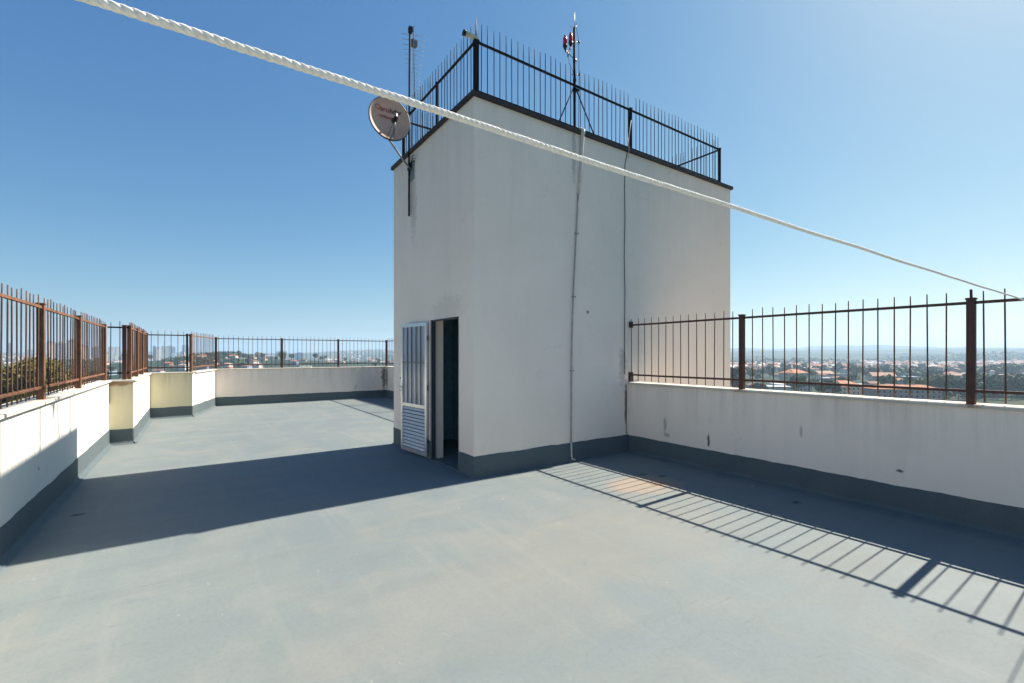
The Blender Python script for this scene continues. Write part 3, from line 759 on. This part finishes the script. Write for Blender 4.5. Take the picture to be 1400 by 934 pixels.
W = {'white': plainf('white_render', (.62, .60, .56)), 'cream': plainf('cream_render', (.55, .46, .33)), 'pink': plainf('pink_render', (.52, .33, .27)),
     'grey': plainf('grey_render', (.33, .32, .31)), 'tan': plainf('tan_brick', (.36, .22, .14)), 'blue': plainf('blue_render', (.30, .38, .48))}
RF = {'orange': plainf('orange_tiles', (.42, .17, .085), .35, .4), 'brown': plainf('brown_tiles', (.24, .125, .08), .35, .4), 'pale': plainf('pale_tiles', (.46, .28, .19), .3, .4),
      'sheet': plainf('grey_sheet_roof', (.33, .37, .40), .2, .3), 'white': plainf('white_sheet_roof', (.62, .62, .60), .2, .3)}
WIN = flat('window_dark', (.035, .04, .05), .25, .5)

def hip(mx, w, d, h0, rise, ov, kind, mi=0):
    a, b = w/2+ov, d/2+ov
    if kind == 'gable':
        v = [(-a,-b,h0),(a,-b,h0),(a,b,h0),(-a,b,h0),(-a,0,h0+rise),(a,0,h0+rise),(-a,-b,h0-.15),(a,-b,h0-.15),(a,b,h0-.15),(-a,b,h0-.15)]
        f = [(0,1,5,4),(2,3,4,5),(0,4,3),(1,2,5),(6,7,1,0),(7,8,2,1),(8,9,3,2),(9,6,0,3),(9,8,7,6)]
    elif kind == 'hip':
        e = max(.5, a-b)
        v = [(-a,-b,h0),(a,-b,h0),(a,b,h0),(-a,b,h0),(-e,0,h0+rise),(e,0,h0+rise),(-a,-b,h0-.15),(a,-b,h0-.15),(a,b,h0-.15),(-a,b,h0-.15)]
        f = [(0,1,5,4),(2,3,4,5),(0,4,3),(1,2,5),(6,7,1,0),(7,8,2,1),(8,9,3,2),(9,6,0,3),(9,8,7,6)]
    else:
        v = [(-a,-b,h0-.1),(a,-b,h0-.1),(a,b,h0+rise*.25),(-a,b,h0+rise*.25),(-a,-b,h0-.3),(a,-b,h0-.3),(a,b,h0-.1),(-a,b,h0-.1)]
        f = [(0,1,2,3),(4,5,1,0),(5,6,2,1),(6,7,3,2),(7,4,0,3),(7,6,5,4)]
    mx.add(v, f, mi)
KW = {'gable': 'pitched', 'hip': 'hipped', 'lean': 'flat sloping'}
def house_proto(w, d, h, wall, roof, kind, rise=None, wins=3):
    """mesh data for one kind of house: walls, roof, window (shared)"""
    m1 = MB(); m1.box(-w/2, w/2, -d/2, d/2, -4, h)
    if kind == 'gable':
        rs = rise or d*.22
        for sx in (-1, 1):
            m1.add([(sx*w/2, -d/2, h), (sx*w/2, d/2, h), (sx*w/2, 0, h+rs*.9)], [(0, 1, 2)])
    m2 = MB(); hip(m2, w, d, h, rise or (d*.22 if kind != 'lean' else 1.2), .5, kind)
    mw = MB(); mw.box(-.55, .55, -.06, .04, -.6, .6)
    return dict(w=w, d=d, h=h, walls=m1.mesh('walls', W[wall]), roof=m2.mesh('roof', RF[roof]), win=mw.mesh('window', WIN), n=wins, storeys=max(1, int(h/2.8)))
_hn = [0]
def place_house(P, x, y, z, rz, label, group, near=False):
    root = inst('house', P['walls'], None, (x, y, z), (0, 0, rz)); tag(root, label, 'house', group)
    r = bpy.data.objects.new('roof', P['roof']); col.objects.link(r); r.parent = root
    if near:
        for s in range(P['storeys']):
            for side in (-1, 1):
                for i in range(P['n']):
                    wn = bpy.data.objects.new('window', P['win']); col.objects.link(wn); wn.parent = root
                    wn.location = (-P['w']/2 + P['w']*(i+.5)/P['n'], side*P['d']/2, 1.6+2.8*s)
            for side in (-1, 1):
                wn = bpy.data.objects.new('window', P['win']); col.objects.link(wn); wn.parent = root
                wn.location = (side*P['w']/2, 0, 1.6+2.8*s); wn.rotation_euler = (0, 0, math.pi/2)
    return root
kinds = []
for (w, d, h, wl, rf, kd) in ((11, 8, 5.4, 'white', 'orange', 'gable'), (10, 9, 3.2, 'cream', 'brown', 'hip'), (13, 8, 5.8, 'pink', 'pale', 'gable'),
                              (9, 8, 6.0, 'white', 'pale', 'hip'), (12, 10, 6.5, 'grey', 'sheet', 'lean'), (9, 7, 3.4, 'tan', 'orange', 'gable'),
                              (14, 9, 6.0, 'cream', 'white', 'lean'), (10, 8, 5.6, 'blue', 'orange', 'hip'), (10, 7, 8.5, 'white', 'brown', 'gable')):
    P = house_proto(w, d, h, wl, rf, kd); P['desc'] = '%s house with a %s %s roof in the hazy town' % (
        {'tan': 'tan brick'}.get(wl, wl), KW[kd], {'sheet': 'grey sheet', 'white': 'white sheet', 'orange': 'orange tiled', 'brown': 'brown tiled', 'pale': 'pale tiled'}[rf])
    P['group'] = 'town houses: %s walls, %s roof' % (wl, rf)
    kinds.append(P)

placed = []
def clear(x, y, rad):
    for (a, b, c) in placed:
        if (a-x)**2+(b-y)**2 < (rad+c)**2: return False
    placed.append((x, y, rad)); return True
# special nearer buildings on the right
def at(px, d): return polar(px, d)
# long pink building
PB = at(1232, 262); placed.append((PB[0], PB[1], 22))
pb = inst('school_building', MB().box(-17, 17, -6, 6, -14, 4.2).mesh('walls', W['pink']), None, (PB[0], PB[1], -22.2), (0, 0, -YAW-.1))
tag(pb, 'long pink two storey building with small dark windows seen over the right parapet', 'building')
m = MB(); hip(m, 34, 12, 4.2, 2.2, .6, 'hip'); m.build('roof', RF['orange']); ob = col.objects['roof']; ob.parent = pb
wm = MB().box(-.5, .5, -.08, .04, -.55, .55).mesh('window', WIN)
for i in range(12):
    for s in (0, 1):
        o = bpy.data.objects.new('window', wm); col.objects.link(o); o.parent = pb; o.location = (-15.4+i*2.8, -6.0, 2.7-2.6*s)
# orange roofed hall, pale-blue sheet roof shed, small ones
P1 = house_proto(22, 14, 6, 'cream', 'orange', 'hip', 3.4, 6); P2 = house_proto(24, 13, 5, 'white', 'sheet', 'lean', 1.0, 5); P3 = house_proto(16, 11, 5.6, 'cream', 'pale', 'gable', 3, 4); P4 = house_proto(15, 9, 4.5, 'white', 'white', 'lean', .8, 4)
for P, px, d, zt, rz, lb in ((P1, 1150, 300, -17.5, -YAW+.25, 'broad orange hipped roof house just left of the long pink building'),
                             (P2, 1052, 330, -19.8, -YAW-.15, 'low shed with a wide pale blue grey sheet roof behind the right railing'),
                             (P1, 1085, 420, -14.0, -YAW+.5, 'tall orange roofed house behind the low sheet roofed shed'),
                             (P3, 1125, 470, -17.0, -YAW+.1, 'pale tiled gable house behind the broad orange roof'),
                             (P4, 1300, 330, -18.2, -YAW+.1, 'white roofed flat shed beside the second railing post, right of the pink building'),
                             (P3, 1205, 380, -15.0, -YAW-.3, 'gabled house rising behind the left end of the pink building'),
                             (P2, 1375, 700, -20.0, -YAW, 'long pale warehouse roof at the far right of the town'),
                             (P2, 1345, 900, -21.0, -YAW+.1, 'distant white warehouse between trees on the right')):
    X, Y = at(px, d); placed.append((X, Y, 13))
    place_house(P, X, Y, zt-P['h']-1.5, rz, lb, None, True)
cnt = 0; tries = 0
while cnt < 285 and tries < 6000:
    tries += 1
    if cnt < 170: px = rnd.uniform(985, 1440); d = 280*(1900/280)**(rnd.random()**.75)
    elif cnt < 232: px = rnd.uniform(245, 372); d = rnd.uniform(560, 1100)
    else: px = rnd.uniform(-30, 540); d = 450*(2000/450)**rnd.random()
    if 1288 < px < 1440 and d < 420: continue
    X, Y = at(px, d)
    if not clear(X, Y, 7.5): continue
    P = rnd.choice(kinds)
    place_house(P, X, Y, land(X, Y)+.2, rnd.choice((0, math.pi/2))+rnd.uniform(-.3, .3)-YAW, P['desc'], P['group'], d < 420 and px > 900)
    cnt += 1
# distant mass of houses
mm = MB(); mats = [W['white'], W['cream'], W['pink'], W['grey'], RF['orange'], RF['pale'], RF['brown'], RF['white']]
for i in range(4600):
    if rnd.random() < .62: px = rnd.uniform(960, 1520); d = 750*(1330/750)**rnd.random()
    else: px = rnd.uniform(-120, 600); d = 1150*(4600/1150)**rnd.random()
    if noise.noise(Vector((px*.02, math.log(d)*7, 5))) < -.12: continue
    X, Y = at(px, d); z = land(X, Y); w = rnd.uniform(7, 17); dd = rnd.uniform(6, 11); h = rnd.choice((3.5, 5.5, 6, 8))
    T = Matrix.Translation((X, Y, z)) @ Matrix.Rotation(rnd.uniform(-.5, .5)+rnd.choice((0, 1.57)), 4, 'Z')
    mm.box(-w/2, w/2, -dd/2, dd/2, -3, h, rnd.choice((0, 0, 1, 2, 3)), T)
    q = MB(); hip(q, w, dd, h, 2, .4, 'gable'); mm.add([T @ Vector(v) for v in q.v], q.f, rnd.choice((4, 4, 5, 6, 7)))
tag(mm.build('distant_town', mats), 'mass of tiny far houses spread over the valley', None, None, 'stuff')

# ------------------------------------------------------------------ towers of the city on the left
cols = {'white': wallmat('white_tower_wall', (.62, .58, .54)), 'pale pink': wallmat('pink_tower_wall', (.58, .44, .38)), 'blue grey': wallmat('blue_tower_wall', (.22, .28, .38)),
        'grey': wallmat('grey_tower_wall', (.36, .36, .37)), 'dark': wallmat('dark_tower_wall', (.14, .15, .17)), 'cream': wallmat('cream_tower_wall', (.60, .52, .40))}
def tower(px, d, wpx, ytop, c, label, group):
    X, Y = at(px, d); w = wpx*d/FPX; zt = EYE + (484-ytop)/FPX*d; zb = land(X, Y)-3; h = zt-zb
    root = inst('high_rise', MB().box(-w/2, w/2, -w*.4, w*.4, 0, h).mesh('walls', cols[c]), None, (X, Y, zb), (0, 0, -YAW-math.atan((px-700)/FPX)+rnd.uniform(-.5, .5)))
    tag(root, label, 'high rise', group)
    m = MB(); m.box(-w*.18, w*.22, -w*.2, w*.18, h+.01, h+3.6); m.box(-w*.5-.3, w*.5+.3, -w*.4-.3, w*.4+.3, h-.8, h+.9)
    o = bpy.data.objects.new('roof_block', m.mesh('roof_block', W['grey'])); col.objects.link(o); o.parent = root
    return root
spec = [(83, 900, 9, 470, 'blue grey', 'dark blue grey high rise seen through the left railing above the round tree'),
        (100, 950, 13, 466, 'white', 'broadest white high rise behind the left railing'),
        (70, 1100, 7, 468, 'pale pink', 'pale pink high rise left of the blue grey one behind the left railing'),
        (14, 2000, 4, 470, 'pale pink', 'thin pink spire like high rise at the left edge of the city'),
        (211, 1500, 3, 474, 'dark', 'thin dark high rise next to a white one beyond the yellowed parapet'),
        (216, 1500, 5, 476, 'white', 'white high rise beside the thin dark one beyond the yellowed parapet'),
        (385, 1900, 11, 481, 'pale pink', 'broad pinkish slab block behind a post of the far railing'),
        (409, 1800, 10, 483, 'blue grey', 'blue grey slab block standing right of the far railing post'),
        (114, 1200, 7, 473, 'cream', 'cream high rise beside the second rusty post of the left railing')]
for px, d, w_, y_, c_, lb in spec: tower(px, d, w_, y_, c_, lb, None)
for i in range(44):
    if i < 16: px = rnd.uniform(118, 176); 
    elif i < 34: px = rnd.uniform(200, 262)
    else: px = rnd.uniform(-10, 118)
    d = rnd.uniform(1500, 2900); c_ = rnd.choice(('white', 'white', 'pale pink', 'grey', 'blue grey', 'cream', 'blue grey'))
    tower(px, d, rnd.uniform(2.6, 5.2), rnd.uniform(472, 485) if i < 34 else rnd.uniform(478, 485), c_, 'slim %s high rise in the far skyline left of the tower' % c_, 'far skyline high rises, %s' % c_)

# ------------------------------------------------------------------ trees
def leafmat(name, a, b):
    t = NT(name)
    c = t.mix(t.ramp(t.noise(t.pos(), .9, 4, .7), [(.35, 0.0), (.65, 1.0)]), a, b)
    t.b.inputs['Subsurface Weight'].default_value = 0
    return t.out(c, .7, .2)
LM = [leafmat('olive_leaves', (.10, .105, .026), (.19, .155, .042)), leafmat('dark_leaves', (.022, .042, .018), (.045, .07, .025)), leafmat('green_leaves', (.04, .075, .02), (.085, .12, .035))]
BARK = flat('bark', (.10, .075, .055), .9)
def crown(n, R0, H, size, seed, lobes=9):
    r = random.Random(seed); m = MB(); L = []
    for i in range(lobes):
        a = r.uniform(0, 6.28); e = r.uniform(-.5, 1); q = r.uniform(.3, .72)
        L.append((Vector((R0*q*math.cos(a), R0*q*math.sin(a), H*.45*e)), R0*r.uniform(.34, .55)))
    for i in range(n):
        c, rad = r.choice(L)
        v = Vector((r.gauss(0, 1), r.gauss(0, 1), r.gauss(0, 1))).normalized()
        p = c + v*rad*(r.uniform(.55, 1.0)**.5)*r.uniform(.82, 1.08)
        nn = (v + Vector((r.gauss(0, .6), r.gauss(0, .6), r.gauss(0, .6)))).normalized(); a = nn.orthogonal().normalized(); b = nn.cross(a); s = size*r.uniform(.6, 1.4)
        a = a*s; b = b*s*r.uniform(.5, .9)
        m.add([p-a, p-b*.8+a*.1, p+a, p+b*.9], [(0, 1, 2, 3)])
    return m
def trunkm(h, r0, R0, seed):
    r = random.Random(seed); m = MB()
    m.tube([(0, 0, -1), (r.uniform(-.2, .2), 0, h*.5), (r.uniform(-.4, .4), r.uniform(-.4, .4), h)], [r0, r0*.75, r0*.4], 7)
    for i in range(5):
        a = r.uniform(0, 6.28); m.tube([(0, 0, h*.6), (R0*.3*math.cos(a), R0*.3*math.sin(a), h*.85), (R0*.6*math.cos(a), R0*.6*math.sin(a), h*1.05)], [r0*.5, r0*.35, r0*.12], 5)
    return m
def tree(X, Y, z, th, cm, tm, label, group, sc=1, rz=0):
    root = inst('tree', None, None, (X, Y, z)); 
    root.rotation_euler = (0, 0, rz); root.scale = (sc, sc, sc); tag(root, label, 'tree', group)
    c = bpy.data.objects.new('crown', cm); col.objects.link(c); c.parent = root; c.location = (0, 0, th)
    t_ = bpy.data.objects.new('trunk', tm); col.objects.link(t_); t_.parent = root
    return root
# big one over the left parapet
def bigtree(px, d, ytop, R0, H, n, size, mat, label, seed):
    X, Y = at(px, d); zt = EYE+(484-ytop)/FPX*d; z0 = land(X, Y); th = zt-H*.75-z0
    tree(X, Y, z0, th, crown(n, R0, H, size, seed, 22).mesh('crown', mat), trunkm(th, .35, R0, seed).mesh('trunk', BARK), label, None)
bigtree(45, 62, 484.5, 4.0, 7.2, 20000, .20, LM[0], 'big round olive green tree rising just beyond the left railing', 5)
bigtree(-14, 70, 502, 3.6, 6, 7000, .2, LM[1], 'dark green tree at the left edge behind the big round one', 6)
bigtree(102, 85, 500, 1.9, 4, 3500, .17, LM[0], 'small yellowish tree right of the big round tree', 8)
bigtree(126, 260, 501, 7, 9, 3500, .6, LM[1], 'dark spreading tree behind the third bay of the left railing', 9)
bigtree(1003, 300, 497, 5.5, 12, 3500, .5, LM[1], 'tall dark tree just right of the tower behind the railing', 10)
TT = []
for i in range(6):
    R0 = rnd.uniform(3.5, 5.5); H = rnd.uniform(5, 8); th = rnd.uniform(6, 9)
    TT.append((th, crown(650, R0, H, .75, 40+i, 8).mesh('crown', LM[(1, 2, 1, 2, 0, 1)[i]]), trunkm(th, .3, R0, i).mesh('trunk', BARK), ('dark', 'green', 'dark', 'green', 'olive', 'dark')[i], ('broad', 'broad', 'tall', 'tall', 'round', 'small')[i]))
cnt = 0
while cnt < 230:
    if cnt < 34: px = rnd.uniform(1285, 1430); d = rnd.uniform(285, 370)
    elif cnt < 165: px = rnd.uniform(985, 1430); d = 280*(1300/280)**(rnd.random()**1.3)
    elif cnt < 200: px = rnd.uniform(255, 400); d = rnd.uniform(650, 1000)
    else: px = rnd.uniform(-20, 530); d = rnd.uniform(500, 1500)
    X, Y = at(px, d)
    if any((a-X)**2+(b-Y)**2 < (c+3)**2 for a, b, c in placed): 
        if rnd.random() < .97: continue
    th, cm, tm, cn, sn = rnd.choice(TT)
    tree(X, Y, land(X, Y), th, cm, tm, '%s %s tree standing among the houses of the town' % (sn, cn), 'town trees, %s %s' % (sn, cn), rnd.uniform(.75, 1.25), rnd.uniform(0, 6)); cnt += 1
# woods that read as one mass
m = MB()
def wood(px0, px1, d0, d1, n, hh=8):
    for i in range(n):
        px = rnd.uniform(px0, px1); d = rnd.uniform(d0, d1)
        e = 1-((px-(px0+px1)/2)/((px1-px0)/2))**2
        X, Y = at(px, d); z = land(X, Y); s = rnd.uniform(2.2, 4.5)*(.7+.5*d/1500)
        c = Vector((X, Y, z+hh*(.35+.65*e)*rnd.uniform(.5, 1)))
        for k in range(7):
            v = Vector((rnd.gauss(0, 1), rnd.gauss(0, 1), rnd.gauss(0, .8))).normalized(); a = v.orthogonal().normalized()*s*.7; b = v.cross(a)*.8
            p = c+v*s; m.add([p-a, p-b, p+a, p+b], [(0, 1, 2, 3)], rnd.choice((0, 0, 1)))
wood(1195, 1262, 520, 640, 420, 9); wood(1330, 1440, 560, 760, 900, 12); wood(1290, 1450, 300, 420, 500, 7)
wood(990, 1180, 1200, 1500, 380, 9); wood(1180, 1420, 1400, 1700, 500, 10); wood(150, 540, 1100, 1350, 900, 8); wood(0, 140, 500, 900, 600, 9); wood(980, 1440, 620, 1100, 900, 8); wood(560, 985, 900, 1500, 300, 8)
wood(225, 350, 640, 700, 220, 7); wood(262, 345, 800, 860, 160, 10)
tag(m.build('woods', [LM[1], LM[2]]), 'dark patches of woodland between the far houses', None, None, 'stuff')

# ------------------------------------------------------------------ haze
HZ = 13500
m = MB(); m.box(-HZ, HZ, -HZ, HZ, -90, 190)
hm = bpy.data.materials.new('haze'); hm.use_nodes = True; nt = hm.node_tree
nt.nodes.remove(nt.nodes['Principled BSDF'])
pv = nt.nodes.new('ShaderNodeVolumePrincipled'); pv.inputs['Color'].default_value = (.58, .79, 1.0, 1); pv.inputs['Density'].default_value = 2.3e-4; pv.inputs['Anisotropy'].default_value = .2
nt.links.new(pv.outputs[0], nt.nodes['Material Output'].inputs['Volume'])
tag(m.build('haze', hm), 'pale bluish haze over the valley', None, None, 'stuff')

# ------------------------------------------------------------------ light
EL = math.atan(1/.965); 
sun_dir = Vector((.965, .014, 1)).normalized()
ld = bpy.data.lights.new('sun', 'SUN'); ld.energy = 5.0; ld.angle = R(.53); ld.color = (1, .92, .80)
lo = bpy.data.objects.new('sun', ld); col.objects.link(lo); lo.rotation_euler = sun_dir.to_track_quat('Z', 'Y').to_euler()
wd = bpy.data.worlds.new('World'); scene.world = wd; wd.use_nodes = True
nt = wd.node_tree; sky = nt.nodes.new('ShaderNodeTexSky'); sky.sky_type = 'NISHITA'; sky.sun_disc = False
sky.sun_elevation = EL; sky.sun_rotation = math.atan2(sun_dir.x, sun_dir.y); sky.altitude = 600; sky.air_density = 1.0; sky.dust_density = 1.2; sky.ozone_density = 1.6
sp = nt.nodes.new('ShaderNodeSeparateColor'); cb = nt.nodes.new('ShaderNodeCombineColor'); nt.links.new(sky.outputs[0], sp.inputs[0])
for i, (g_, a_) in enumerate(((1.32, .415), (.93, 1.0), (.55, 2.2))):      # slightly deeper, cooler rendering of the same sky
    pw = nt.nodes.new('ShaderNodeMath'); pw.operation = 'POWER'; pw.inputs[1].default_value = g_; nt.links.new(sp.outputs[i], pw.inputs[0])
    ml = nt.nodes.new('ShaderNodeMath'); ml.operation = 'MULTIPLY'; ml.inputs[1].default_value = a_; nt.links.new(pw.outputs[0], ml.inputs[0]); nt.links.new(ml.outputs[0], cb.inputs[i])
nt.links.new(cb.outputs[0], nt.nodes['Background'].inputs[0]); nt.nodes['Background'].inputs[1].default_value = .05

# ------------------------------------------------------------------ camera and output
cam = bpy.data.cameras.new('camera'); co = bpy.data.objects.new('camera', cam); col.objects.link(co)
co.location = (0, 0, EYE); co.rotation_euler = (R(90), 0, -YAW)
cam.sensor_width = 36; cam.lens = FPX/1400*36; cam.shift_y = 17/1400; cam.clip_start = .05; cam.clip_end = 40000
scene.camera = co
scene.view_settings.view_transform = 'Standard'; scene.view_settings.look = 'None'; scene.view_settings.gamma = 1; scene.view_settings.exposure = 1.17
scene.view_settings.use_curve_mapping = False
scene.render.engine = 'CYCLES'
scene.cycles.max_bounces = 8; scene.cycles.diffuse_bounces = 5; scene.cycles.volume_bounces = 1; scene.cycles.use_denoising = True
